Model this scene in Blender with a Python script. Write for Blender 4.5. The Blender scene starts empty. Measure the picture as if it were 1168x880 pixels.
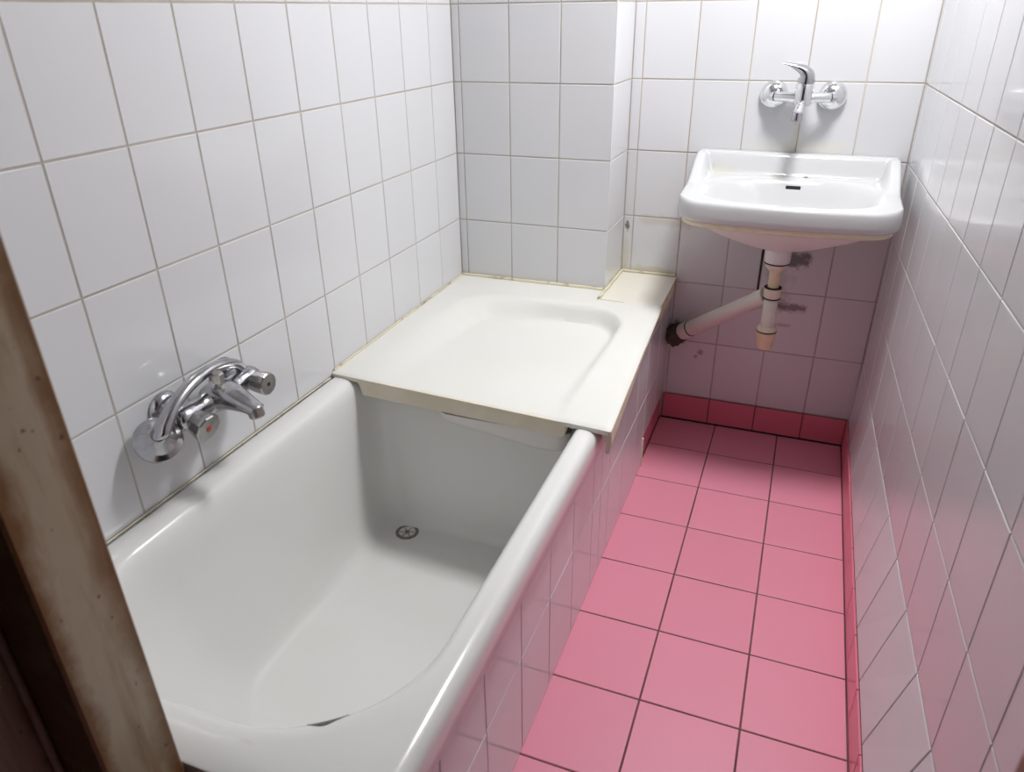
import bpy, bmesh, math, random
from mathutils import Vector, Matrix
random.seed(7)
S = bpy.context.scene
COL = S.collection
PI = math.pi

# ------------------------------------------------------------------ materials
def newmat(name):
    m = bpy.data.materials.new(name); m.use_nodes = True
    nt = m.node_tree
    b = nt.nodes['Principled BSDF']
    return m, nt, b

def N(nt, t, **k):
    n = nt.nodes.new(t)
    for a, v in k.items(): setattr(n, a, v)
    return n

def math_(nt, op, a, b=None, c=None):
    n = N(nt, 'ShaderNodeMath', operation=op)
    for i, v in enumerate((a, b, c)):
        if v is None: continue
        if isinstance(v, (int, float)): n.inputs[i].default_value = v
        else: nt.links.new(v, n.inputs[i])
    return n.outputs[0]

def mix(nt, f, a, b):
    n = N(nt, 'ShaderNodeMix', data_type='RGBA')
    for i, v in ((0, f), (6, a), (7, b)):
        if isinstance(v, (int, float)): n.inputs[i].default_value = v
        elif isinstance(v, (tuple, list)): n.inputs[i].default_value = (*v, 1) if len(v) == 3 else v
        else: nt.links.new(v, n.inputs[i])
    return n.outputs[2]

def noise(nt, scale, detail=3, rough=.5, vec=None, stretch=None):
    co = N(nt, 'ShaderNodeTexCoord').outputs['Object'] if vec is None else vec
    if stretch:
        mp = N(nt, 'ShaderNodeMapping'); mp.inputs['Scale'].default_value = stretch
        nt.links.new(co, mp.inputs[0]); co = mp.outputs[0]
    n = N(nt, 'ShaderNodeTexNoise'); n.inputs['Scale'].default_value = scale
    n.inputs['Detail'].default_value = detail; n.inputs['Roughness'].default_value = rough
    nt.links.new(co, n.inputs['Vector'])
    return n.outputs[0]

def ramp(nt, v, a, b):
    n = N(nt, 'ShaderNodeMapRange'); n.clamp = True
    n.inputs[1].default_value = a; n.inputs[2].default_value = b
    nt.links.new(v, n.inputs[0])
    return n.outputs[0]

def spots(nt, col, lst):
    """stains with a shape of their own, at fixed places on the object: (centre, radius, colour, strength, (sx,sy,sz))"""
    co = N(nt, 'ShaderNodeTexCoord').outputs['Object']
    for c, r, rgb, st, sc in lst:
        sub = N(nt, 'ShaderNodeVectorMath', operation='SUBTRACT'); nt.links.new(co, sub.inputs[0]); sub.inputs[1].default_value = c
        mul = N(nt, 'ShaderNodeVectorMath', operation='MULTIPLY'); nt.links.new(sub.outputs[0], mul.inputs[0]); mul.inputs[1].default_value = sc
        ln = N(nt, 'ShaderNodeVectorMath', operation='LENGTH'); nt.links.new(mul.outputs[0], ln.inputs[0])
        nz = noise(nt, 1.6 / r, 5, .65)
        d = math_(nt, 'ADD', math_(nt, 'DIVIDE', ln.outputs['Value'], r), math_(nt, 'MULTIPLY', math_(nt, 'SUBTRACT', nz, .5), 2.4))
        f = math_(nt, 'MULTIPLY', ramp(nt, d, 1.05, .45), st)
        col = mix(nt, f, col, rgb)
    return col

def tile_mat(name, rgb, rough, var=.03, wave=.0, stains=(), coat=0.0):
    m, nt, b = newmat(name)
    g = N(nt, 'ShaderNodeNewGeometry')
    f = math_(nt, 'MULTIPLY', math_(nt, 'SUBTRACT', g.outputs['Random Per Island'], .5), var * 2)
    base = mix(nt, 0.0, rgb, rgb)
    hsv = N(nt, 'ShaderNodeHueSaturation'); nt.links.new(base, hsv.inputs['Color'])
    nt.links.new(math_(nt, 'ADD', 1.0, f), hsv.inputs['Value'])
    col = hsv.outputs[0]
    if stains: col = spots(nt, col, stains)
    nt.links.new(col, b.inputs['Base Color'])
    b.inputs['Roughness'].default_value = rough
    b.inputs['IOR'].default_value = 1.5
    if coat: b.inputs['Coat Weight'].default_value = coat; b.inputs['Coat Roughness'].default_value = .08
    if wave:
        bp = N(nt, 'ShaderNodeBump'); bp.inputs['Strength'].default_value = wave; bp.inputs['Distance'].default_value = .002
        nt.links.new(noise(nt, 18, 2), bp.inputs['Height']); nt.links.new(bp.outputs[0], b.inputs['Normal'])
    return m

def grout_mat(name, c1, c2):
    m, nt, b = newmat(name)
    nt.links.new(mix(nt, ramp(nt, noise(nt, 5, 4), .35, .65), c1, c2), b.inputs['Base Color'])
    b.inputs['Roughness'].default_value = .85
    return m

def plain(name, rgb, rough=.4, metal=0, rgb2=None, scale=12, lo=.45, hi=.7, stains=(), bump=0, coat=0):
    m, nt, b = newmat(name)
    col = mix(nt, 0.0, rgb, rgb)
    if rgb2: col = mix(nt, ramp(nt, noise(nt, scale, 5, .6), lo, hi), rgb, rgb2)
    if stains: col = spots(nt, col, stains)
    nt.links.new(col, b.inputs['Base Color'])
    b.inputs['Roughness'].default_value = rough; b.inputs['Metallic'].default_value = metal
    if coat: b.inputs['Coat Weight'].default_value = coat
    if bump:
        bp = N(nt, 'ShaderNodeBump'); bp.inputs['Strength'].default_value = bump; bp.inputs['Distance'].default_value = .002
        nt.links.new(noise(nt, 40, 4), bp.inputs['Height']); nt.links.new(bp.outputs[0], b.inputs['Normal'])
    return m

WHITE = (.67, .67, .685)
ONE = (1, 1, 1)
MOULD = (.10, .09, .075)
M = {}
M['tile'] = tile_mat('white_wall_tile', WHITE, .10, .015, .02)
M['tile_back'] = tile_mat('white_wall_tile_stained', WHITE, .10, .02, .02, stains=[
    ((1.010, 0, .606), .040, MOULD, .85, (.8, 1, 1.3)), ((.985, 0, .455), .024, (.30, .26, .23), .8, ONE),
    ((1.015, 0, .452), .034, MOULD, .75, (.7, 1, 2.0)), ((.965, 0, .52), .075, (.45, .40, .37), .55, (1.6, 1, .8)),
    ((.672, 0, .318), .040, (.05, .04, .03), .95, (.9, 1, .9)), ((.76, 0, .262), .012, (.2, .15, .12), .7, ONE),
    ((.745, 0, .245), .008, (.25, .18, .15), .7, ONE), ((1.0, 0, .392), .014, (.35, .28, .25), .6, (.5, 1, 2)),
    ((.49, 0, .665), .014, (.12, .09, .06), .9, (1.6, 1, .7)), ((.60, 0, .688), .07, (.55, .50, .40), .5, (.6, 1, 3.5)),
    ((.952, 0, .955), .030, (.60, .57, .48), .5, (2.5, 1, .5)), ((.97, 0, .925), .11, (.70, .67, .55), .45, (.6, 1, 4)),
    ((.58, 0, .525), .06, (.55, .48, .30), .5, (.6, 1, 3.5)), ((.487, 0, .56), .05, (.62, .55, .38), .5, (3, 1, .6))])
M['pink_floor'] = tile_mat('pink_floor_tile', (.80, .285, .385), .42, .02, .03)
M['pink_kick'] = tile_mat('pink_skirting_tile', (.74, .19, .265), .25, .04, .03)
M['grout'] = grout_mat('wall_grout', (.42, .37, .31), (.52, .48, .42))
M['grout_back'] = grout_mat('back_wall_grout', (.40, .33, .27), (.55, .50, .42))
M['grout_floor'] = grout_mat('floor_grout', (.10, .045, .045), (.20, .09, .09))
M['ceiling'] = plain('ceiling_paint', (.6, .6, .58), .8)
M['plaster'] = plain('hall_plaster', (.45, .40, .34), .8)
M['enamel'] = plain('tub_enamel', (.765, .76, .74), .16, rgb2=(.75, .74, .70), scale=5, lo=.5, hi=.8, stains=[
    ((.578, -1.829, .491), .0035, (.25, .23, .19), .9, ONE), ((.47, -1.86, .4975), .007, (.60, .57, .5), .4, (.6, 2, 1))])
M['cream'] = plain('tray_cream', (.765, .755, .705), .28, rgb2=(.775, .77, .73), scale=4, lo=.4, hi=.7)
M['beige'] = plain('tray_edge_beige', (.74, .67, .52), .45, rgb2=(.80, .74, .60), scale=14)
M['ledge'] = tile_mat('cream_ledge_tile', (.82, .79, .68), .25, .02, .02)
M['sealant'] = plain('old_sealant', (.72, .66, .48), .6, rgb2=(.30, .22, .10), scale=26, lo=.56, hi=.72, bump=.4)
M['ceramic'] = plain('basin_ceramic', (.56, .56, .565), .12, stains=[
    ((.997, -.06, .852), .009, (.16, .09, .04), .95, (.8, 1, 1)), ((.742, -.03, .866), .011, (.35, .32, .26), .8, (1.6, .5, .6)),
    ((.925, -.06, .853), .02, (.42, .39, .30), .6, (.7, 1, 2)), ((.76, -.06, .853), .05, (.55, .53, .42), .4, (1, 1.5, 1.5))])
M['ceramic_lip'] = plain('basin_lip', (.72, .65, .48), .4, rgb2=(.55, .46, .28), scale=18, lo=.5, hi=.8)
M['ceramic_under'] = plain('basin_underside', (.80, .76, .73), .3)
M['chrome'] = plain('chrome', (.50, .50, .52), .16, 1, rgb2=(.32, .31, .30), scale=22, lo=.52, hi=.75)
M['chrome_bright'] = plain('bright_chrome', (.80, .81, .82), .12, 1, rgb2=(.62, .62, .60), scale=30, lo=.55, hi=.75)
M['chrome_dull'] = plain('dull_chrome', (.50, .49, .48), .28, 1, rgb2=(.33, .31, .28), scale=30, lo=.45, hi=.7)
M['red'] = plain('red_dot', (.50, .06, .04), .4)
M['black'] = plain('black_dot', (.02, .02, .025), .4)
M['dark'] = plain('dark_gap', (.012, .011, .010), .7)
M['rubber'] = plain('dirty_rubber', (.07, .055, .035), .8, rgb2=(.02, .018, .014), scale=60, bump=.8)
M['pvc'] = plain('cream_pvc', (.80, .72, .58), .35, rgb2=(.70, .58, .38), scale=16, lo=.5, hi=.75)
M['pvc_pale'] = plain('pale_pvc', (.78, .73, .66), .35, rgb2=(.70, .62, .50), scale=14, lo=.5, hi=.8)
M['pvc_tan'] = plain('tan_pvc', (.80, .66, .46), .4, rgb2=(.72, .54, .32), scale=16, lo=.5, hi=.75)
M['pvc_white'] = plain('white_pvc', (.78, .75, .74), .3)
M['steel'] = plain('drain_steel', (.33, .31, .28), .35, 1, rgb2=(.20, .18, .15), scale=90)

def door_paint():
    m, nt, b = newmat('stained_door_paint')
    base = mix(nt, ramp(nt, noise(nt, 6, 4, .6, stretch=(1, 1, .45)), .35, .7), (.43, .35, .25), (.34, .26, .175))
    rust = ramp(nt, noise(nt, 7, 6, .65, stretch=(1, 1.6, .4)), .48, .66)
    base = mix(nt, math_(nt, 'MULTIPLY', rust, .8), base, (.20, .10, .035))
    streak = ramp(nt, noise(nt, 30, 4, .6, stretch=(1, 1, .10)), .54, .70)
    base = mix(nt, math_(nt, 'MULTIPLY', streak, .65), base, (.19, .095, .03))
    # rust worn along the edges of the moulding
    g = N(nt, 'ShaderNodeTexCoord'); sep = N(nt, 'ShaderNodeSeparateXYZ'); nt.links.new(g.outputs['Object'], sep.inputs[0])
    wob = math_(nt, 'MULTIPLY', math_(nt, 'SUBTRACT', noise(nt, 9, 5, .7), .5), .045)
    for y0, w in ((-1.912, .024), (-1.992, .017)):
        d = math_(nt, 'ABSOLUTE', math_(nt, 'ADD', math_(nt, 'SUBTRACT', sep.outputs['Y'], y0), wob))
        base = mix(nt, math_(nt, 'MULTIPLY', ramp(nt, d, w, w * .2), .9), base, (.15, .065, .014))
    pit = ramp(nt, noise(nt, 85, 2, .5), .70, .74)
    base = mix(nt, math_(nt, 'MULTIPLY', pit, .8), base, (.07, .035, .02))
    nt.links.new(base, b.inputs['Base Color']); b.inputs['Roughness'].default_value = .38
    bp = N(nt, 'ShaderNodeBump'); bp.inputs['Strength'].default_value = .25; bp.inputs['Distance'].default_value = .003
    nt.links.new(noise(nt, 25, 5), bp.inputs['Height']); nt.links.new(bp.outputs[0], b.inputs['Normal'])
    return m
M['door'] = door_paint()
M['bead'] = plain('door_bead', (.52, .45, .38), .5, rgb2=(.34, .25, .17), scale=14)
M['brown_wood'] = plain('brown_wood', (.22, .10, .04), .4, rgb2=(.10, .045, .02), scale=10)

# ------------------------------------------------------------------ mesh helpers
def sharpen(bm, deg=38):
    for e in bm.edges:
        if len(e.link_faces) == 2 and e.calc_face_angle(0) > math.radians(deg): e.smooth = False
    for f in bm.faces: f.smooth = True

def obj(name, bm, mats, parent=None, smooth=True, deg=38, normals=True, loc=None):
    if normals: bmesh.ops.recalc_face_normals(bm, faces=bm.faces)
    if smooth: sharpen(bm, deg)
    me = bpy.data.meshes.new(name); bm.to_mesh(me); bm.free()
    for mm in (mats if isinstance(mats, (list, tuple)) else [mats]): me.materials.append(mm)
    o = bpy.data.objects.new(name, me); COL.objects.link(o)
    if parent:
        o.parent = parent
        o.matrix_parent_inverse = Matrix.Translation(parent.location).inverted()
    return o

def thing(name, label, cat, loc):
    o = bpy.data.objects.new(name, None); COL.objects.link(o)
    o.location = loc; o.empty_display_size = .05
    o['label'] = label; o['category'] = cat
    return o

def structure(o, label):
    o['kind'] = 'structure'; o['label'] = label; o['category'] = label.split('|')[0] if '|' in label else 'wall'
    return o

def ring_loft(bm, rings, cap0=True, cap1=True, closed=True, mi=0):
    vr = [[bm.verts.new(p) for p in r] for r in rings]
    n = len(rings[0])
    for a, b in zip(vr, vr[1:]):
        for i in range(n if closed else n - 1):
            j = (i + 1) % n
            f = bm.faces.new((a[i], a[j], b[j], b[i])); f.material_index = mi
    if cap0: f = bm.faces.new(list(reversed(vr[0]))); f.material_index = mi
    if cap1: f = bm.faces.new(vr[-1]); f.material_index = mi
    return vr

def frame(ax, up=None):
    ax = Vector(ax).normalized()
    u = Vector(up) if up else (Vector((0, 0, 1)) if abs(ax.z) < .9 else Vector((1, 0, 0)))
    a = ax.cross(u).normalized(); b = a.cross(ax).normalized()
    return ax, a, b

def lathe(bm, base, axis, prof, n=32, cap0=True, cap1=True, mi=0):
    ax, a, b = frame(axis); base = Vector(base)
    rings = [[base + ax * h + (a * math.cos(2 * PI * i / n) + b * math.sin(2 * PI * i / n)) * max(r, 1e-5) for i in range(n)] for r, h in prof]
    ring_loft(bm, rings, cap0, cap1, mi=mi)

def catmull(pts, k=8):
    """pts: list of tuples (any dimension) -> smooth list"""
    P = [pts[0]] + list(pts) + [pts[-1]]; out = []
    for i in range(1, len(P) - 2):
        p0, p1, p2, p3 = P[i - 1], P[i], P[i + 1], P[i + 2]
        for s in range(k):
            t = s / k
            out.append(tuple(.5 * (2 * b + (c - a) * t + (2 * a - 5 * b + 4 * c - d) * t * t + (3 * b - a - 3 * c + d) * t ** 3) for a, b, c, d in zip(p0, p1, p2, p3)))
    out.append(tuple(pts[-1]))
    return out

def sweep(bm, path, n=20, up=(0, 0, 1), power=2.0, mi=0):
    """path: (x,y,z, half width, half height); superellipse section"""
    rings = []
    for i, p in enumerate(path):
        q0 = Vector(path[max(0, i - 1)][:3]); q1 = Vector(path[min(len(path) - 1, i + 1)][:3])
        ax = (q1 - q0).normalized()
        a = ax.cross(Vector(up))
        if a.length < 1e-4: a = ax.cross(Vector((0, 1, 0)))
        a.normalize(); b = a.cross(ax).normalized()
        r = []
        for k in range(n):
            t = 2 * PI * k / n; c, s = math.cos(t), math.sin(t)
            c = math.copysign(abs(c) ** (2 / power), c); s = math.copysign(abs(s) ** (2 / power), s)
            r.append(Vector(p[:3]) + a * c * p[3] + b * s * p[4])
        rings.append(r)
    ring_loft(bm, rings, mi=mi)

def box(bm, x0, x1, y0, y1, z0, z1, bev=0, seg=2, mi=0):
    r = bmesh.ops.create_cube(bm, size=1)
    vs = r['verts']
    for v in vs:
        v.co = Vector((x0 + (v.co.x + .5) * (x1 - x0), y0 + (v.co.y + .5) * (y1 - y0), z0 + (v.co.z + .5) * (z1 - z0)))
    fs = {f for v in vs for f in v.link_faces}
    for f in fs: f.material_index = mi
    if bev:
        es = {e for v in vs for e in v.link_edges}
        bmesh.ops.bevel(bm, geom=list(es), offset=bev, segments=seg, profile=.5, affect='EDGES')

def prism(bm, poly, z0, z1, mi=0):
    ring_loft(bm, [[(x, y, z0) for x, y in poly], [(x, y, z1) for x, y in poly]], mi=mi)

def tile(bm, p00, p10, p11, p01, n, g=.003, b=.0014, depth=.004, jit=.00022, mi=0):
    P = [Vector(p) for p in (p00, p10, p11, p01)]; n = Vector(n)
    u = (P[1] - P[0] + P[2] - P[3]).normalized(); v = (P[3] - P[0] + P[2] - P[1]).normalized()
    sg = ((1, 1), (-1, 1), (-1, -1), (1, -1))
    j = [random.uniform(-jit, jit) for _ in range(3)]; j.append(j[0] + j[2] - j[1])
    def rg(ins, d): return [bm.verts.new(p + u * s * ins + v * t * ins - n * d + n * jj) for p, (s, t), jj in zip(P, sg, j)]
    R = [rg(g / 2, depth), rg(g / 2, b), rg(g / 2 + b * .35, b * .3), rg(g / 2 + b, 0)]
    for a, c in zip(R, R[1:]):
        for i in range(4):
            k = (i + 1) % 4
            f = bm.faces.new((a[i], a[k], c[k], c[i])); f.material_index = mi
    f = bm.faces.new(R[-1]); f.material_index = mi

def tiled(bm, pos, us, vs, n, skip=None, g=.003, jit=.00022, mi=0, mi_of=None):
    """pos(u,v)->3D point"""
    for a, b in zip(us, us[1:]):
        if b - a < .008: continue
        for c, d in zip(vs, vs[1:]):
            if d - c < .008: continue
            if skip and skip(a, b, c, d): continue
            tile(bm, pos(a, c), pos(b, c), pos(b, d), pos(a, d), n, g, jit=jit, mi=mi_of(a, b, c, d) if mi_of else mi)

def clip(lines, lo, hi):
    return [lo] + [l for l in sorted(lines) if lo + .006 < l < hi - .006] + [hi]

def slab(bm, pts, n, d0, d1, mi):
    n = Vector(n)
    ring_loft(bm, [[Vector(p) - n * d1 for p in pts], [Vector(p) - n * d0 for p in pts]], mi=mi)

# ------------------------------------------------------------------ setting
ZL = [1.2976 - .2001 * i for i in range(-6, 7)]
HC = 2.42                      # ceiling height
YF = -1.912                    # inner face of the door wall
GD = .0013                     # depth of the grout below the tile face
def xr(y): return 1.2478 - .0337 * y
NR = Vector((-1, -.0337, 0)).normalized()

def wall(name, label, bm, mats):
    o = obj(name, bm, mats, smooth=False, normals=False)
    o['kind'] = 'structure'; o['label'] = label; o['category'] = 'wall'
    return o

# left wall
bm = bmesh.new()
YLn = [-1.5521 + .15 * j for j in range(-4, 12)]
tiled(bm, lambda u, v: (0, -u, v), clip([-y for y in YLn], .2089, -YF), clip(ZL, .0, HC), (1, 0, 0))
slab(bm, [(0, -.0, 0), (0, YF - .12, 0), (0, YF - .12, HC), (0, -.0, HC)], (1, 0, 0), GD, .08, 1)
wall('wall_left', 'white tiled left wall running along the bathtub', bm, [M['tile'], M['grout']])

# back wall
XB = [.5076 + .15 * m for m in range(-1, 6)]
bm = bmesh.new()
vb = clip(ZL, .097, HC)
XR0 = xr(0)
def skipb(a, b, c, d):
    return .79 < a < .82 and .48 < c < .51
tiled(bm, lambda u, v: (u, 0, v), clip(XB, .4772, XR0), vb, (0, -1, 0), skip=skipb)
tile(bm, (.8076, 0, .4972), (.9085, 0, .4972), (.9085, 0, .6973), (.8076, 0, .6973), (0, -1, 0))       # the cut tile behind the trap
tile(bm, (.9135, 0, .4972), (.9576, 0, .4972), (.9576, 0, .6973), (.9135, 0, .6973), (0, -1, 0))
box(bm, .9085, .9135, -.0004, .004, .4972, .6973, mi=2)
slab(bm, [(.40, 0, 0), (XR0 + .1, 0, 0), (XR0 + .1, 0, HC), (.40, 0, HC)], (0, -1, 0), GD, .08, 1)
wall('wall_back', 'white tiled back wall behind the washbasin', bm, [M['tile_back'], M['grout_back'], M['dark']])

# column in the corner
bm = bmesh.new()
XC, YC = .4772, -.2089
tiled(bm, lambda u, v: (u, YC, v), clip([.0235 + .15 * k for k in range(0, 3)], 0, XC), clip(ZL, .0, HC), (0, -1, 0))
tiled(bm, lambda u, v: (XC, u, v), [YC, 0], clip(ZL, .0, HC), (1, 0, 0))
box(bm, -.02, XC - GD, YC + GD, 0.02, 0, HC, mi=1)
box(bm, XC - .0035, XC + .0003, YC - .0003, YC + .0035, .5, HC, bev=.0012, mi=0)
wall('wall_column', 'white tiled boxed corner column rising behind the shower tray', bm, [M['tile'], M['grout']])

# right wall
bm = bmesh.new()
YR = [-(-.3523 - .15 * n) for n in range(-2, 12)]
XK = 1.2385
def posr(u, v):
    y = -u; x = xr(y)
    if v < .298:                                   # the lowest course leans in to meet the skirting
        t = max(0, (.2975 - v) / (.2975 - .097)); x = x + (XK + .004 - x) * t
    return (x, y, v)
ulr = clip(YR, 0, -YF)
vlr = clip(ZL, .097, HC)
for a, b in zip(ulr, ulr[1:]):
    for c, d in zip(vlr, vlr[1:]):
        n = (Vector(posr(a, d)) - Vector(posr(a, c))).cross(Vector(posr(b, c)) - Vector(posr(a, c))).normalized()
        if n.x > 0: n = -n
        tile(bm, posr(a, c), posr(b, c), posr(b, d), posr(a, d), n)
slab(bm, [posr(0, .2975), posr(2.1, .2975), posr(2.1, HC), posr(0, HC)], NR, GD, .08, 1)
slab(bm, [(XK + .004, 0, .09), (XK + .004, -2.1, .09), posr(2.1, .2975), posr(0, .2975)], NR, GD, .08, 1)
wall('wall_right', 'glossy white tiled right wall beside the pink floor', bm, [M['tile'], M['grout']])

# floor
bm = bmesh.new()
XFL = [.6358 + .202 * c for c in range(0, 4)]
YFL = [-.012 + .204 * r for r in range(0, 14)]
tiled(bm, lambda u, v: (v, -u, 0), clip(YFL, 0, 2.9), clip(XFL, .645, XK), (0, 0, 1), g=.0036, jit=.00015)
slab(bm, [(-.1, -3, 0), (1.42, -3, 0), (1.42, .1, 0), (-.1, .1, 0)], (0, 0, 1), GD, .08, 1)
o = wall('floor', 'glossy pink square-tiled floor', bm, [M['pink_floor'], M['grout_floor']]); o['category'] = 'floor'

# skirting tiles
bm = bmesh.new()
tiled(bm, lambda u, v: (u, -.004, v), clip(XB, .652, XK), [.003, .0965], (0, -1, 0), g=.003)
box(bm, .652, XK, -.003, 0.002, 0, .095, mi=1)
box(bm, .652, XK, -.0062, 0, -.001, .0055, mi=2)
o = wall('baseboard_back', 'dark pink skirting tiles below the back wall', bm, [M['pink_kick'], M['grout_floor'], M['dark']]); o['category'] = 'skirting'
bm = bmesh.new()
tiled(bm, lambda u, v: (XK, -u, v), clip([u + .02 for u in YR], .004, -YF), [.002, .0965], (-1, 0, 0), g=.003)
box(bm, XK + GD, XK + .03, YF, 0, 0, .094, mi=1)
o = wall('baseboard_right', 'dark pink skirting tiles below the right wall', bm, [M['pink_kick'], M['grout_floor']]); o['category'] = 'skirting'

# tiled bath panel
bm = bmesh.new()
XP = .65
yp = [1.914, 1.876, 1.721, 1.566, 1.404, 1.243, 1.087, .93, .855, .775, .62, .465, .337]
tiled(bm, lambda u, v: (XP, -u, v), sorted(yp), [.001, .242, .4300], (1, 0, 0), skip=lambda a, b, c, d: a > .84 and d > .4)
tiled(bm, lambda u, v: (XP, -u, v), [u for u in sorted(yp) if u > .84], [.242, .424], (1, 0, 0))
tiled(bm, lambda u, v: (XP, -u, v), [.337, .465, .62, .775, .855], [.43, .482], (1, 0, 0))
tiled(bm, lambda u, v: (XP, -u, v), [.004, .165, .337], [.098, .242, .43, .502], (1, 0, 0))
tiled(bm, lambda u, v: (XP - .006, -u, v), [.004, .165, .337], [.002, .097], (1, 0, 0), mi=2)
box(bm, .633, XP - GD, YF, -.337, 0, .42, mi=1)
box(bm, .633, XP - GD - .006, -.337, 0, 0, .50, mi=1)
box(bm, .633, XP - GD, -.337, 0, .10, .50, mi=1)
box(bm, .633, XP - GD, -.855, -.337, .42, .482, mi=1)
box(bm, XP - .005, XP + .004, -.345, -.335, .0, .10, bev=.001, mi=3)
wall('wall_tub', 'tiled side panel under the bathtub rim and shower tray', bm, [M['tile'], M['grout'], M['pink_kick'], M['beige']])

# ledge behind the tray
bm = bmesh.new()
tile(bm, (.478, -.289, .517), (.667, -.289, .517), (.662, -.003, .514), (.478, -.003, .514), (0, 0, 1), g=.002)
ring_loft(bm, [[(.478, -.289, .47), (.664, -.289, .47), (.659, -.003, .47), (.478, -.003, .47)], [(.478, -.289, .5155), (.664, -.289, .5155), (.659, -.003, .5125), (.478, -.003, .5125)]], mi=1)
o = wall('trim_1', 'cream tiled ledge filling the gap between column and back wall', bm, [M['ledge'], M['sealant']]); o['category'] = 'ledge'
LEDGE = o

# ceiling, door wall
bm = bmesh.new(); box(bm, -.08, 1.45, -2.05, .08, HC, HC + .1)
o = wall('ceiling', 'plain white painted ceiling', bm, [M['ceiling']]); o['category'] = 'ceiling'
bm = bmesh.new()
JL, JR = .410, 1.166
tiled(bm, lambda u, v: (u, YF, v), clip([.15 * k for k in range(1, 9)], 0, JL - .075), clip(ZL, 0, HC), (0, 1, 0))
tiled(bm, lambda u, v: (u, YF, v), [JR + .075, 1.308], clip(ZL, .1, HC), (0, 1, 0))
tiled(bm, lambda u, v: (u, YF, v), clip([.15 * k for k in range(1, 9)], JL - .075, JR + .075), clip(ZL, 2.08, HC), (0, 1, 0))
for a, b, c, d in ((-.08, JL - .078, 0, HC), (JR + .078, 1.42, 0, HC), (JL - .078, JR + .078, 2.083, HC)):
    box(bm, a, b, YF - .12, YF - GD, c, d, mi=1)
wall('wall_front', 'white tiled wall holding the doorway', bm, [M['tile'], M['plaster']])

# door frame
def dframe(name, label):
    o = bpy.data.objects.new(name, None); COL.objects.link(o); o.location = (JL, YF, 0)
    o['kind'] = 'structure'; o['label'] = label; o['category'] = 'door frame'
    return o
dr = dframe('door_1', 'rust-stained cream door frame around the doorway')
def jamb(m):
    """cross-section of the left jamb; m mirrors it to the right one"""
    pts = [(-.075, .0), (-.003, .0), (0, -.003), (0, -.079), (-.002, -.0825), (-.070, -.0825), (-.070, -.17), (-.12, -.17), (-.12, -.006), (-.075, -.006)]
    return [((JL + x) if not m else (JR - x), YF + y) for x, y in pts]
LEAN = lambda z: .0185 - .0142 * z       # the old frame is a little out of plumb
bm = bmesh.new(); ring_loft(bm, [[(x + LEAN(z), y, z) for x, y in jamb(False)] for z in (0, 2.05)]); obj('jamb', bm, M['door'], dr, deg=20)
bm = bmesh.new(); prism(bm, jamb(True), 0, 2.05); obj('jamb', bm, M['brown_wood'], dr, deg=20)['label'] = 'dark brown jamb edge'
bm = bmesh.new(); box(bm, JL - .12, JR + .12, YF - .17, YF, 2.0, 2.08); obj('head_jamb', bm, M['door'], dr)
bm = bmesh.new(); sweep(bm, [(JL - .066 + LEAN(0), YF - .087, 0.001, .0042, .0042), (JL - .066 + LEAN(2), YF - .087, 2.0, .0042, .0042)], 10); obj('bead', bm, M['bead'], dr)

# ------------------------------------------------------------------ bathtub
def rrect(x0, x1, y0, y1, z, rn, rf, k=12, s=7):
    """rounded rectangle, near corners (y0) of radius rn, far corners of radius rf"""
    out = []
    cs = [(x1 - rn, y0 + rn, rn, -PI / 2), (x1 - rf, y1 - rf, rf, 0), (x0 + rf, y1 - rf, rf, PI / 2), (x0 + rn, y0 + rn, rn, PI)]
    for i, (cx, cy, r, a) in enumerate(cs):
        for q in range(k + 1):
            t = a + q / k * PI / 2
            out.append(Vector((cx + r * math.cos(t), cy + r * math.sin(t), z)))
        nx = cs[(i + 1) % 4]; st = nx[3]
        e = Vector((nx[0] + nx[2] * math.cos(st), nx[1] + nx[2] * math.sin(st), z)); p = out[-1]
        for q in range(1, s): out.append(p.lerp(e, q / s))
    return out

tub = thing('bathtub', 'short white enamel bathtub set along the left wall in front of the shower tray', 'bathtub', (.335, -1.38, 0))
Y0, Y1 = YF + .004, -.862
R = [(.090, .640, Y0 + .05, Y1 - .04, .05, .1, .06), (.03, .630, Y0, Y1, .34, .02, .02), (.004, .631, Y0, Y1, .4245, .02, .02), (.004, .668, Y0, Y1, .4255, .02, .02),
     (.004, .6725, Y0, Y1, .431, .02, .02), (.004, .6725, Y0, Y1, .474, .02, .02), (.0045, .6705, Y0, Y1, .4845, .02, .02), (.006, .6655, Y0, Y1, .4915, .02, .02),
     (.008, .658, Y0, Y1, .496, .02, .02), (.011, .649, Y0 + .003, Y1 - .004, .4975, .02, .02),
     (.036, .636, -1.868, -.912, .4975, .225, .06), (.046, .631, -1.858, -.918, .4962, .222, .06), (.054, .626, -1.8485, -.923, .4925, .219, .062), (.060, .622, -1.8395, -.927, .4862, .216, .062),
     (.065, .618, -1.8325, -.930, .477, .215, .062), (.069, .614, -1.827, -.933, .463, .213, .062), (.074, .609, -1.815, -.936, .43, .21, .062),
(.083, .600, -1.77, -.943, .32, .20, .062),
     (.096, .588, -1.715, -.951, .21, .18, .062), (.106, .578, -1.675, -.956, .155, .165, .06), (.115, .568, -1.645, -.961, .125, .15, .056), (.127, .556, -1.62, -.967, .108, .13, .05),
     (.143, .540, -1.60, -.976, .1, .115, .042), (.175, .508, -1.57, -1.0, .0985, .10, .03), (.24, .44, -1.50, -1.08, .098, .06, .02)]
bm = bmesh.new()
ring_loft(bm, [rrect(*r) for r in R])
obj('tub_body', bm, M['enamel'], tub, deg=60)
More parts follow.
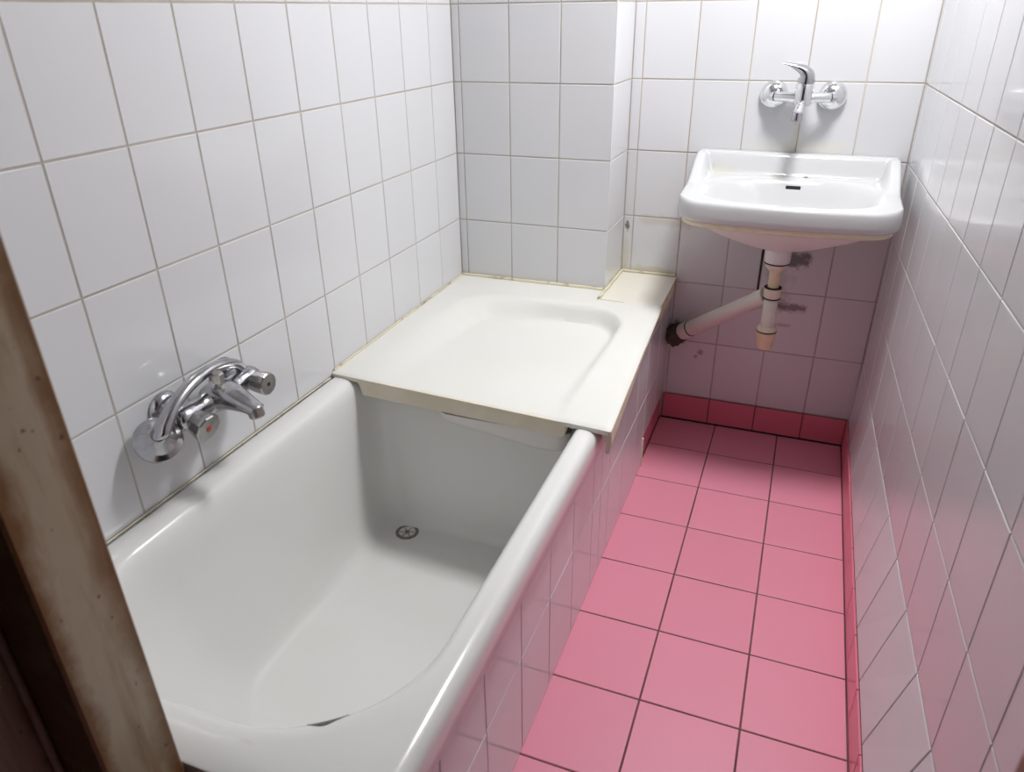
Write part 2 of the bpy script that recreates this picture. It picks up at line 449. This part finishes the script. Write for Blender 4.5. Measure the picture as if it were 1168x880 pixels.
dn = obj('drain', (lambda b: (lathe(b, (.186, -.997, .0985), (0, 0, 1), [(.0295, -.002), (.0295, .0012), (.027, .0024), (.021, .0018), (.0195, -.004)], 36, True, False), b)[1])(bmesh.new()), M['steel'], tub)
bm = bmesh.new(); lathe(bm, (.186, -.997, .0975), (0, 0, 1), [(.0200, -.001), (.0200, .0004)], 30); obj('drain_hole', bm, M['dark'], dn)
bm = bmesh.new()
for a in range(3):
    t = a * PI / 3 + .3
    sweep(bm, [(.186 + s * .0195 * math.cos(t), -.997 + s * .0195 * math.sin(t), .0992, .0014, .001) for s in (-1, 1)], 8)
lathe(bm, (.186, -.997, .0985), (0, 0, 1), [(.006, 0), (.006, .0018), (.004, .0022)], 16)
obj('strainer', bm, M['steel'], dn)
# worn lens-shaped chip on the near rim
bm = bmesh.new()
rings = []
for i in range(15):
    t = math.radians(-59.5 + 14 * i / 14); k = math.sin(PI * (i / 14)) ** .7
    def on(r, x1, y0, z): return Vector((x1 - r + (r + .0) * math.cos(t), y0 + r + r * math.sin(t), z))
    a_ = on(.222, .631, -1.858, .4962); b_ = on(.216, .622, -1.8395, .4862); up = Vector((-.3 * math.cos(t), -.3 * math.sin(t), .9)) * .0013
    lo = b_.lerp(on(.215, .618, -1.8325, .477), .6); m1 = on(.219, .626, -1.8485, .4925)
    pl = [lo, b_, m1, a_]; k = max(.04, k)
    def along(q):
        q *= 2.3; i0 = min(2, int(q)); return pl[i0].lerp(pl[i0 + 1], q - i0)
    fr = [along(k * q / 5) for q in range(6)]
    rings.append([q + up for q in fr] + [q - up for q in reversed(fr)])
ring_loft(bm, rings)
obj('worn_chip', bm, plain('worn_grey', (.07, .07, .066), .6, rgb2=(.20, .195, .18), scale=160, lo=.55, hi=.65), tub)['label'] = 'dark grey lens-shaped chip on the near rim'
def bead(path, r=.004):
    b = bmesh.new()
    sweep(b, [(*p, r * random.uniform(.8, 1.3), r * random.uniform(.8, 1.2)) for p in path], 8)
    return b
def line(p, q, n=24):
    p, q = Vector(p), Vector(q); return [p.lerp(q, i / n) for i in range(n + 1)]
obj('sealant', bead(line((.003, YF + .03, .4985), (.003, -.985, .4985), 40), .0014), M['sealant'], tub)

b_ = bead(line((.4805, -.287, .5195), (.4805, -.214, .5195), 8) + line((.482, -.20, .5195), (.482, -.008, .519), 10) + line((.49, -.005, .518), (.655, -.005, .518), 12), .0045)
obj('sealant', b_, M['sealant'], LEDGE)
# ------------------------------------------------------------------ shower tray
tray = thing('shower_tray', 'cream shower tray lying across the far end of the bathtub', 'shower tray', (.34, -.62, .49))
def sm(a, b, x):
    t = max(0, min(1, (x - a) / (b - a))); return t * t * (3 - 2 * t)
def tray_top(y): return .5175 + .009 * (y + .22) / .78
def tray_front(x): return -.968 - .044 * x / .70
def xright(y): return .701 + (y + 1.01) * (-.034 / .72)
BX0, BX1, BY1 = .075, .592, -.345
def basin(x, y):
    # distance to a rounded rectangle that is open towards the front
    r = .13
    dx = max(BX0 + r - x, x - (BX1 - r), 0); dy = max(y - (BY1 - r), 0)
    d = r - math.hypot(dx, dy) if (dx > 0 or dy > 0) else min(r, x - BX0, BX1 - x, BY1 - y)
    if dy == 0: d = min(x - BX0, BX1 - x, BY1 - y)
    elif dx == 0: d = BY1 - y
    wl = .032 + .09 * sm(.42, .08, x)                # soft left side, steep right and back sides
    m = sm(0, wl, d)
    depth = .003 + .005 * sm(-1.0, -.9, y) + .037 * sm(-.89, -.40, y)
    crease = .006 * max(0, 1 - abs(x - .335) / .26)
    return m * (depth + crease * sm(-.86, -.65, y))
NX, NY = 90, 96
bm = bmesh.new(); grid = []
XS = [i / NX for i in range(NX + 1)]
for j in range(NY + 1):
    row = []
    t = j / NY
    for s in XS:
        yb = -.2115
        x = .0015 + s * (.70 - .0015)
        yf = tray_front(x)
        y = yf + (yb - yf) * t
        x = .0015 + s * (xright(y) - .0015)
        z = tray_top(y) - basin(x, y)
        e = min(1, (y - tray_front(x)) / .006, (xright(y) - x) / .006)
        z -= .0035 * (1 - max(0, e)) ** 2
        row.append((x, y, z))
    grid.append(row)
def inledge(x, y): return x > .4775 and y > -.290
V = [[bm.verts.new(p) for p in row] for row in grid]
for j in range(NY):
    for i in range(NX):
        q = (V[j][i], V[j][i + 1], V[j + 1][i + 1], V[j + 1][i])
        cx = sum(v.co.x for v in q) / 4; cy = sum(v.co.y for v in q) / 4
        if inledge(cx, cy): continue
        bm.faces.new(q)
for v in [v for v in bm.verts if not v.link_faces]: bm.verts.remove(v)
# underside: closed by an extruded border
be = [e for e in bm.edges if len(e.link_faces) == 1]
ex = bmesh.ops.extrude_edge_only(bm, edges=be)
for v in [g for g in ex['geom'] if isinstance(g, bmesh.types.BMVert)]: v.co.z = min(v.co.z, tray_top(v.co.y)) - .010
obj('tray_surface', bm, M['cream'], tray, deg=45, normals=False)
# front apron: thick in the middle, thin where it passes over the two rims of the tub
def apz(x):
    d = .0055 + (.037 - .006 * x / .6) * sm(.074, .086, x) * (1 - sm(.598, .606, x))
    return d
bm = bmesh.new(); rings = []
for i in range(101):
    x = .0015 + (.6975 - .0015) * i / 100
    y = tray_front(x); zt = tray_top(y) - .004; d = apz(x)
    jog = .006 * sm(.603, .607, x)
    rings.append([(x, y + jog - .0005, zt), (x, y + jog - .0015, zt - .003), (x, y + jog, zt - d), (x, y + jog + .012, zt - d), (x, y + jog + .014, zt - .006), (x, y + jog + .006, zt)])
ring_loft(bm, rings)
obj('front_apron', bm, M['beige'], tray, deg=35)
# the lip that hooks over the outer rim of the tub and runs along the panel
bm = bmesh.new(); rings = []
for i in range(61):
    y = -1.006 + (.70) * i / 60
    x = xright(y) + .0005; zt = tray_top(y) - .003
    dep = .006 + .052 * sm(-.42, -1.0, y) + .002 * math.sin(y * 40)
    th = .010
    rings.append([(x - .004, y, zt + .0005), (x, y, zt - .002), (x + .001, y, zt - dep * .6), (x - .004, y, zt - dep), (x - .010, y, zt - dep), (x - th - .001, y, zt - dep * .6), (x - th - .012, y, zt - .010), (x - .016, y, zt - .004)])
ring_loft(bm, rings)
obj('side_lip', bm, M['beige'], tray, deg=50)
# underside of the basin showing below the apron
bm = bmesh.new()
def und(x0, x1, y0, y1, z, r): return rrect(x0, x1, y0, y1, z, r, r, 8, 5)
ring_loft(bm, [und(.286, .606, -.990, -.45, .462, .03), und(.290, .604, -.988, -.45, .446, .03), und(.298, .598, -.984, -.45, .440, .03), und(.31, .592, -.980, -.46, .436, .03), und(.34, .58, -.965, -.48, .434, .03)])
for v in bm.verts:                                  # the bottom is deepest towards the right
    if v.co.z < .46: v.co.z -= .022 * sm(.30, .56, v.co.x) * (.46 - v.co.z) / .02
obj('basin_underside', bm, M['ceramic_under'], tray, deg=60)['label'] = 'whitish underside of the tray basin'
obj('sealant', bead(line((.004, -.215, .520), (.472, -.2135, .520)), .0050), M['sealant'], tray)
obj('sealant', bead(line((.0035, -.96, .511), (.0035, -.22, .520)), .0026), M['sealant'], tray)

# ------------------------------------------------------------------ washbasin
bs = thing('washbasin', 'white ceramic washbasin with raised back mounted under the lever tap', 'washbasin', (.96, -.002, .66))
def bl(t): return .6925 + .004 * math.sin(PI * t)         # left and right outlines over the depth
def br(t): return 1.2275 - .004 * math.sin(PI * t)
def outline_y(x, d=0.0):
    """front edge of the outline at x"""
    u = abs(x - .96) / (.2675 - d)
    u = min(1, u)
    bow = .402 - .030 * u * u
    r = .075; c = (.2675 - d) - r; a = abs(x - .96) - c
    if a > 0:
        bow2 = .402 - .030 * (c / (.2675 - d)) ** 2
        bow = bow2 - r + math.sqrt(max(0, r * r - min(a, r) ** 2)) - (.030 * (u * u - (c / (.2675 - d)) ** 2)) * .3
    return -(bow - d)
def side_z(y):
    t = -y
    return .912 - .058 * sm(.03, .215, t) - .010 * sm(.15, .40, t)
def deck_z(y): return .855 - .012 * sm(.05, .40, -y)
BCX, BCY, BRX, BRY = .962, -.222, .222, .146
def bas_z(x, y):
    d = deck_z(y)
    ex = min(x - .6925, 1.2275 - x)
    back = sm(-.060, -.026, y)
    side = sm(.050, .022, ex)
    z = d + max((.912 - d) * back, (side_z(y) - d) * side)
    # bowl: superellipse
    u = abs((x - BCX) / BRX); v = (y - BCY) / BRY
    k = (u ** 2.6 + abs(v) ** 2.4) ** (1 / 2.5)
    if k < 1.08:
        z -= .100 * (sm(1.05, .62, k) * .80 + .2 * sm(.7, 0, k)) 
    return z
bm = bmesh.new()
NX, NY = 110, 84
V = []
for j in range(NY + 1):
    t = j / NY; row = []
    for i in range(NX + 1):
        s = i / NX
        x = .6925 + .535 * s
        # crowd samples to the corners
        x = .96 + .2675 * math.sin((s - .5) * PI) * .35 + .2675 * (2 * s - 1) * .65
        yf = outline_y(x)
        y = -.002 + (yf + .002) * t
        z = bas_z(x, y)
        e = min((y - yf) / .008, (x - .6925) / .008 if y > -.32 else 9, (1.2275 - x) / .008 if y > -.32 else 9)
        z -= .005 * (1 - max(0, min(1, e))) ** 2.2
        row.append(bm.verts.new((x, y, z)))
    V.append(row)
for j in range(NY):
    for i in range(NX):
        bm.faces.new((V[j][i], V[j + 1][i], V[j + 1][i + 1], V[j][i + 1]))
border = [V[j][0] for j in range(NY + 1)] + [V[NY][i] for i in range(1, NX + 1)] + [V[j][NX] for j in range(NY - 1, -1, -1)] + [V[0][i] for i in range(NX - 1, 0, -1)]
bp = [v.co.copy() for v in border]
def off(p, d, z):
    q = Vector((p.x, p.y, z)); c = Vector((.96, -.17, z)); 
    v = q - c
    sx = (abs(v.x) - d) / max(abs(v.x), 1e-3) if abs(v.x) > d else 0
    sy = (abs(v.y) - d) / max(abs(v.y), 1e-3) if abs(v.y) > d else 0
    return Vector((c.x + v.x * sx, min(-.002, c.y + v.y * sy), z))
def zlow(p, z): return z
prev = border
def add_ring(bm, prev, pts):
    new = [bm.verts.new(p) for p in pts]; n = len(new)
    for i in range(n):
        j = (i + 1) % n
        bm.faces.new((prev[i], prev[j], new[j], new[i]))
    return new
for d, z in ((-.0012, .834), (-.002, .826), (-.0025, .806), (-.001, .795), (.004, .7895), (.012, .789)):
    prev = add_ring(bm, prev, [off(p, d, min(z, p.z - .001)) for p in bp])
obj('basin_body', bm, M['ceramic'], bs, deg=70)
# unglazed beige lip and the underside of the bowl
bm = bmesh.new()
L = [[off(p, d, z) for p in bp] for d, z in ((.010, .790), (.009, .786), (.0095, .777), (.014, .7735), (.03, .7725))]
ring_loft(bm, L, False, False)
obj('lip', bm, M['ceramic_lip'], bs, deg=60)['label'] = 'yellowed unglazed lip below the rim'
def to_circle(k, z, r=.036, c=(.958, -.2)):
    out = []
    for p in bp:
        q = off(p, .030, z); a = math.atan2((q.y + .19) * 1.25, q.x - .96)
        cpt = Vector((c[0] + r * math.cos(a), c[1] + r * math.sin(a), z))
        out.append(q.lerp(cpt, k))
    return out
bm = bmesh.new()
ring_loft(bm, [to_circle(k, z) for k, z in ((0, .7735), (.04, .770), (.15, .758), (.30, .742), (.48, .726), (.66, .711), (.82, .699), (.95, .692), (1, .688))], False, True)
obj('bowl_underside', bm, M['ceramic_under'], bs, deg=70)
# overflow slot on the rear wall of the bowl
sy = -.1225
bm = bmesh.new()
def slotpos(x, dz):
    lo, hi = -.22, -.05
    zt = .832 + dz
    for _ in range(40):
        m_ = (lo + hi) / 2
        if bas_z(x, m_) < zt: lo = m_
        else: hi = m_
    return Vector((x, (lo + hi) / 2, zt))
pa = [slotpos(.949 + .0385 * i / 10, 0) for i in range(11)]
sweep(bm, [(p.x, p.y, p.z, .0026, .0052) for p in pa], 14, power=4)
obj('overflow_slot', bm, M['dark'], bs)

# ------------------------------------------------------------------ basin tap
tp = thing('basin_tap', 'chrome single-lever wall tap above the washbasin', 'tap', (.957, -.001, 1.06))
FZ = 1.063
bm = bmesh.new()
sweep(bm, catmull([(.887, -.045, FZ, .0125, .0125), (.915, -.055, FZ, .0125, .0125), (.957, -.062, FZ - .001, .016, .016), (1.0, -.055, FZ, .0125, .0125), (1.023, -.045, FZ, .0125, .0125)], 6), 20)
lathe(bm, (.957, -.064, 1.040), (.02, .04, 1), [(.014, 0), (.0215, .004), (.0235, .012), (.0235, .056), (.0225, .0575)], 32)
obj('body', bm, M['chrome_bright'], tp)
for cx in (.880, 1.030):
    bm = bmesh.new()
    prof = [(.0355, 0), (.0375, .003)] + [(.0375 * math.cos(a), .003 + .030 * math.sin(a)) for a in [i * PI / 2 / 10 for i in range(1, 9)]] + [(.008, .0325)]
    lathe(bm, (cx, -.001, FZ), (0, -1, 0), prof, 36)
    fl = obj('wall_flange', bm, M['chrome_bright'], tp)
    bm = bmesh.new()
    s = 1 if cx < .95 else -1
    sweep(bm, [(cx, -.02, FZ, .013, .013), (cx, -.042, FZ, .013, .013), (cx + s * .006, -.046, FZ, .013, .013)], 8, power=2)
    obj('union_nut', bm, M['chrome_bright'], fl)
bm = bmesh.new()                                    # lever: a cap that sweeps up and left into a thin handle
lv = catmull([(.958, -.062, 1.098, .0232, .0225), (.959, -.062, 1.109, .0234, .0215), (.957, -.0625, 1.120, .0225, .0185), (.948, -.064, 1.130, .0205, .0135), (.931, -.067, 1.138, .017, .0085), (.913, -.070, 1.1435, .0135, .0050), (.896, -.073, 1.1475, .009, .0028)], 6)
rings = []
for i, p in enumerate(lv):
    q0 = Vector(lv[max(0, i - 1)][:3]); q1 = Vector(lv[min(len(lv) - 1, i + 1)][:3]); ax = (q1 - q0).normalized()
    a = Vector((0, 1, 0)); b = ax.cross(a).normalized()
    rings.append([Vector(p[:3]) + a * math.cos(2 * PI * k / 20) * p[3] + b * math.sin(2 * PI * k / 20) * p[4] for k in range(20)])
ring_loft(bm, rings)
obj('lever', bm, M['chrome'], tp, deg=50)
bm = bmesh.new()
sweep(bm, catmull([(.955, -.070, 1.050, .012, .012), (.954, -.092, 1.046, .0125, .012), (.952, -.116, 1.038, .0125, .0115), (.951, -.136, 1.027, .012, .011)], 6), 20)
sp = obj('spout', bm, M['chrome_bright'], tp)
bm = bmesh.new(); lathe(bm, (.951, -.134, 1.034), (-.05, -.25, -1), [(.010, 0), (.0135, .004), (.0135, .020), (.012, .0235), (.009, .022)], 12); obj('aerator', bm, M['chrome'], sp)

# ------------------------------------------------------------------ trap and waste pipe
tr = thing('bottle_trap', 'cream plastic bottle trap hanging under the washbasin', 'trap', (.959, -.2, .395))
TX, TY = .958, -.2
def lt(name, prof, mat, par=tr, n=36, x=TX, y=TY):
    b = bmesh.new(); lathe(b, (x, y, 0), (0, 0, 1), [(r, z) for r, z in prof], n); return obj(name, b, mat, par)
lt('waste_outlet', [(.030, .650), (.0335, .652), (.0345, .668), (.0345, .695)], M['pvc_white'])
lt('seal_ring', [(.031, .6475), (.0340, .6485), (.0340, .651), (.031, .652)], M['dark'])
lt('flange_nut', [(.018, .626), (.0225, .631), (.0295, .638), (.0305, .6465), (.029, .648)], M['pvc'])
lt('inlet_tube', [(.0148, .57), (.0152, .624), (.0175, .628), (.0175, .63)], M['pvc_tan'])
cn = lt('compression_nut', [(.0215, .548), (.0232, .551), (.0236, .566), (.0225, .576), (.019, .578)], M['pvc'])
for z in (.5775, .5465): lt('seal_ring', [(.018, z - .0015), (.0238, z - .0012), (.0238, z + .0012), (.018, z + .0015)], M['dark'], cn)
lt('trap_tube', [(.0195, .455), (.0195, .545), (.018, .547)], M['pvc_pale'])
lt('trap_collar', [(.0195, .447), (.0272, .4485), (.0272, .455), (.024, .462), (.0195, .464)], M['pvc'])
lt('seal_ring', [(.026, .4445), (.0279, .445), (.0279, .4478), (.026, .4485)], M['dark'])
cup = [(.019, .393), (.0215, .396), (.0240, .415), (.0255, .425), (.0268, .428), (.0272, .444), (.026, .4455)]
lt('trap_cup', cup, M['pvc_tan'])

wp = thing('waste_pipe', 'cream plastic waste pipe sloping from the trap to the corner hole', 'pipe', (.80, -.1, .33))
A, B = Vector((.942, -.178, .542)), Vector((.690, -.044, .338))
d = (B - A).normalized()
bm = bmesh.new(); lathe(bm, A, d, [(.018, -.001), (.0240, .0), (.0250, .001), (.0250, .035), (.0238, .037), (.0238, (B - A).length)], 32); obj('pipe_run', bm, M['pvc_pale'], wp)
bm = bmesh.new(); lathe(bm, B - d * .052, d, [(.0235, 0), (.0255, .001), (.0255, .0035), (.0235, .0045)], 32); obj('joint_line', bm, M['rubber'], wp)
bm = bmesh.new(); lathe(bm, B - d * .047, d, [(.0235, 0), (.0262, .002), (.0266, .030), (.0245, .034)], 32); obj('end_socket', bm, M['pvc_pale'], wp)
bm = bmesh.new()
rings = []
for h, r in ((-.016, .020), (-.010, .030), (.0, .034), (.016, .036), (.034, .036)):
    ax, a, b = frame(d)
    rings.append([B + d * h + (a * math.cos(2 * PI * i / 28) + b * math.sin(2 * PI * i / 28)) * r * random.uniform(.82, 1.1) for i in range(28)])
for r_ in rings:
    for p in r_: p.x = max(p.x, .6515); p.y = min(p.y, -.002)
ring_loft(bm, rings)
obj('ragged_gasket', bm, M['rubber'], wp)['label'] = 'black mouldy ragged seal where the pipe enters'

# ------------------------------------------------------------------ bath mixer
mx = thing('bath_mixer_tap', 'tarnished chrome two-knob bath mixer tap on the left wall', 'tap', (.03, -1.385, .64))
YN, YFR, MZ = -1.46, -1.31, .658
for yy in (YN, YFR):
    bm = bmesh.new()
    lathe(bm, (.001, yy, MZ + .002), (1, 0, 0), [(.0335, 0), (.0345, .003), (.032, .009), (.025, .0145), (.017, .018), (.0135, .020), (.0135, .050)], 32)
    obj('wall_flange', bm, M['chrome'], mx)
bm = bmesh.new()
sweep(bm, catmull([(.052, YN - .026, MZ, .015, .015), (.054, YN - .018, MZ, .021, .021), (.054, YN, MZ, .0225, .0225), (.055, -1.425, MZ, .019, .020), (.058, -1.385, MZ + .004, .024, .024), (.055, -1.345, MZ, .019, .020), (.054, YFR, MZ, .0225, .0225), (.054, YFR + .018, MZ, .021, .021), (.052, YFR + .024, MZ, .014, .014)], 5), 28)
obj('body', bm, M['chrome'], mx)
kd = Vector((.88, -.06, -.30)).normalized()
for yy, nm in ((YN, 'hot'), (YFR, 'cold')):
    b0 = Vector((.058, yy, MZ - .003)); dd = kd if nm == 'hot' else Vector((.98, -.02, -.03)).normalized()
    bm = bmesh.new()
    if nm == 'hot':
        lathe(bm, b0, dd, [(.016, 0), (.018, .006), (.0235, .022), (.0265, .036), (.0265, .041), (.025, .043)], 10)
    else:
        lathe(bm, b0 + Vector((0, 0, .004)), dd, [(.012, 0), (.0115, .016), (.0150, .0185), (.0205, .022), (.0220, .042), (.0220, .050), (.0205, .052)], 12)
    kn = obj('knob', bm, M['chrome_dull'], mx, deg=22)
    bm = bmesh.new()
    if nm == 'hot': lathe(bm, b0 + dd * .0425, dd, [(.0062, 0), (.0062, .0012), (.005, .0016)], 20)
    else: lathe(bm, b0 + Vector((0, 0, .004)) + dd * .0515, dd, [(.0042, 0), (.0042, .001), (.003, .0014)], 20)
    obj('dot', bm, M['red'] if nm == 'hot' else M['black'], kn)['label'] = 'red hot-water dot' if nm == 'hot' else 'dark cold-water dot'
bm = bmesh.new()
sweep(bm, catmull([(.048, -1.385, MZ + .000, .036, .027), (.068, -1.386, MZ + .006, .032, .0275), (.088, -1.388, MZ + .007, .027, .0225), (.110, -1.390, MZ + .003, .022, .0165), (.132, -1.392, MZ - .002, .018, .0115), (.147, -1.393, MZ - .007, .0155, .0105)], 6), 24, power=2.6)
sp = obj('spout', bm, M['chrome'], mx, deg=50)
bm = bmesh.new(); lathe(bm, (.140, -1.3925, MZ + .000), (.25, -.02, -1), [(.012, 0), (.0145, .003), (.0145, .019), (.0125, .022), (.009, .0215)], 14); obj('outlet', bm, M['chrome_dull'], sp, deg=22)
bm = bmesh.new()
lathe(bm, (.076, -1.398, MZ + .026), (.05, -.02, 1), [(.013, 0), (.0125, .004), (.007, .007), (.007, .014)], 16)
lathe(bm, (.0767, -1.3985, MZ + .038), (.05, -.02, 1), [(.008, 0), (.0105, .002), (.0112, .018), (.009, .021)], 6)
obj('diverter', bm, M['chrome_dull'], mx, deg=20)

# hand shower resting across the mixer
hs = thing('hand_shower', 'chrome hand shower with curved handle resting across the bath mixer', 'hand shower', (.055, -1.53, .61))
hp = [(.0575, -1.5325, .655, .012, .008), (.0635, -1.530, .6635, .0155, .0118), (.0635, -1.517, .676, .0145, .0115), (.062, -1.492, .694, .0128, .0105), (.060, -1.460, .707, .0120, .010), (.058, -1.425, .7145, .0115, .010), (.055, -1.386, .7150, .011, .010), (.053, -1.350, .708, .0105, .010), (.051, -1.322, .694, .010, .010), (.049, -1.307, .676, .010, .010)]
bm = bmesh.new(); sweep(bm, catmull(hp, 6), 20); obj('handle', bm, M['chrome'], hs)
hd = Vector((-.60, .40, -.69)).normalized()         # the spray face looks down and towards the wall
hc = Vector((.048, -1.526, .645))
bm = bmesh.new(); lathe(bm, hc - hd * .020, hd, [(.012, -.004), (.0145, .002), (.021, .0085), (.0285, .0145), (.0305, .0165), (.0365, .0185), (.0392, .0205), (.0398, .0235), (.0392, .028), (.036, .030)], 36); hh = obj('head', bm, M['chrome'], hs)
bm = bmesh.new(); lathe(bm, hc + hd * .0095, hd, [(.0345, 0), (.0340, .0015), (.01, .002)], 32); obj('spray_face', bm, M['pvc_white'], hh)

# ------------------------------------------------------------------ light, camera, view
def lamp(name, loc, e, size, col):
    l = bpy.data.lights.new(name, 'AREA'); l.shape = 'DISK'; l.energy = e; l.size = size; l.color = col
    o = bpy.data.objects.new(name, l); COL.objects.link(o); o.location = loc      # a flush ceiling lamp shining down
    return o
lamp('ceiling_light', (1.03, -.60, 2.14), 23.5, .30, (.985, .99, 1.0))
w = bpy.data.worlds.new('World'); S.world = w; w.use_nodes = True
w.node_tree.nodes['Background'].inputs[0].default_value = (.75, .72, .70, 1)
w.node_tree.nodes['Background'].inputs[1].default_value = .02

cam = bpy.data.cameras.new('camera'); co = bpy.data.objects.new('camera', cam); COL.objects.link(co)
r_ = Vector((0.9328611754889503, 0.36000636942424863, -0.01286239632982347))
u_ = Vector((-0.1523934266106655, 0.42673693039566124, 0.8914436806452489))
f_ = Vector((-0.32641426254260664, 0.829633055157797, -0.45294891875166915))
m4 = Matrix((r_, u_, -f_)).transposed().to_4x4(); m4.translation = Vector((0.9903621, -2.2973033, 1.2760324))
co.matrix_world = m4
cam.sensor_width = 36; cam.lens = 25.8538; cam.clip_start = .02
S.camera = co
cam.dof.use_dof = True; cam.dof.focus_distance = 1.9; cam.dof.aperture_fstop = 6.0
vs = S.view_settings
vs.view_transform = 'Standard'; vs.look = 'None'; vs.gamma = 1; vs.exposure = 0.0; vs.use_curve_mapping = False
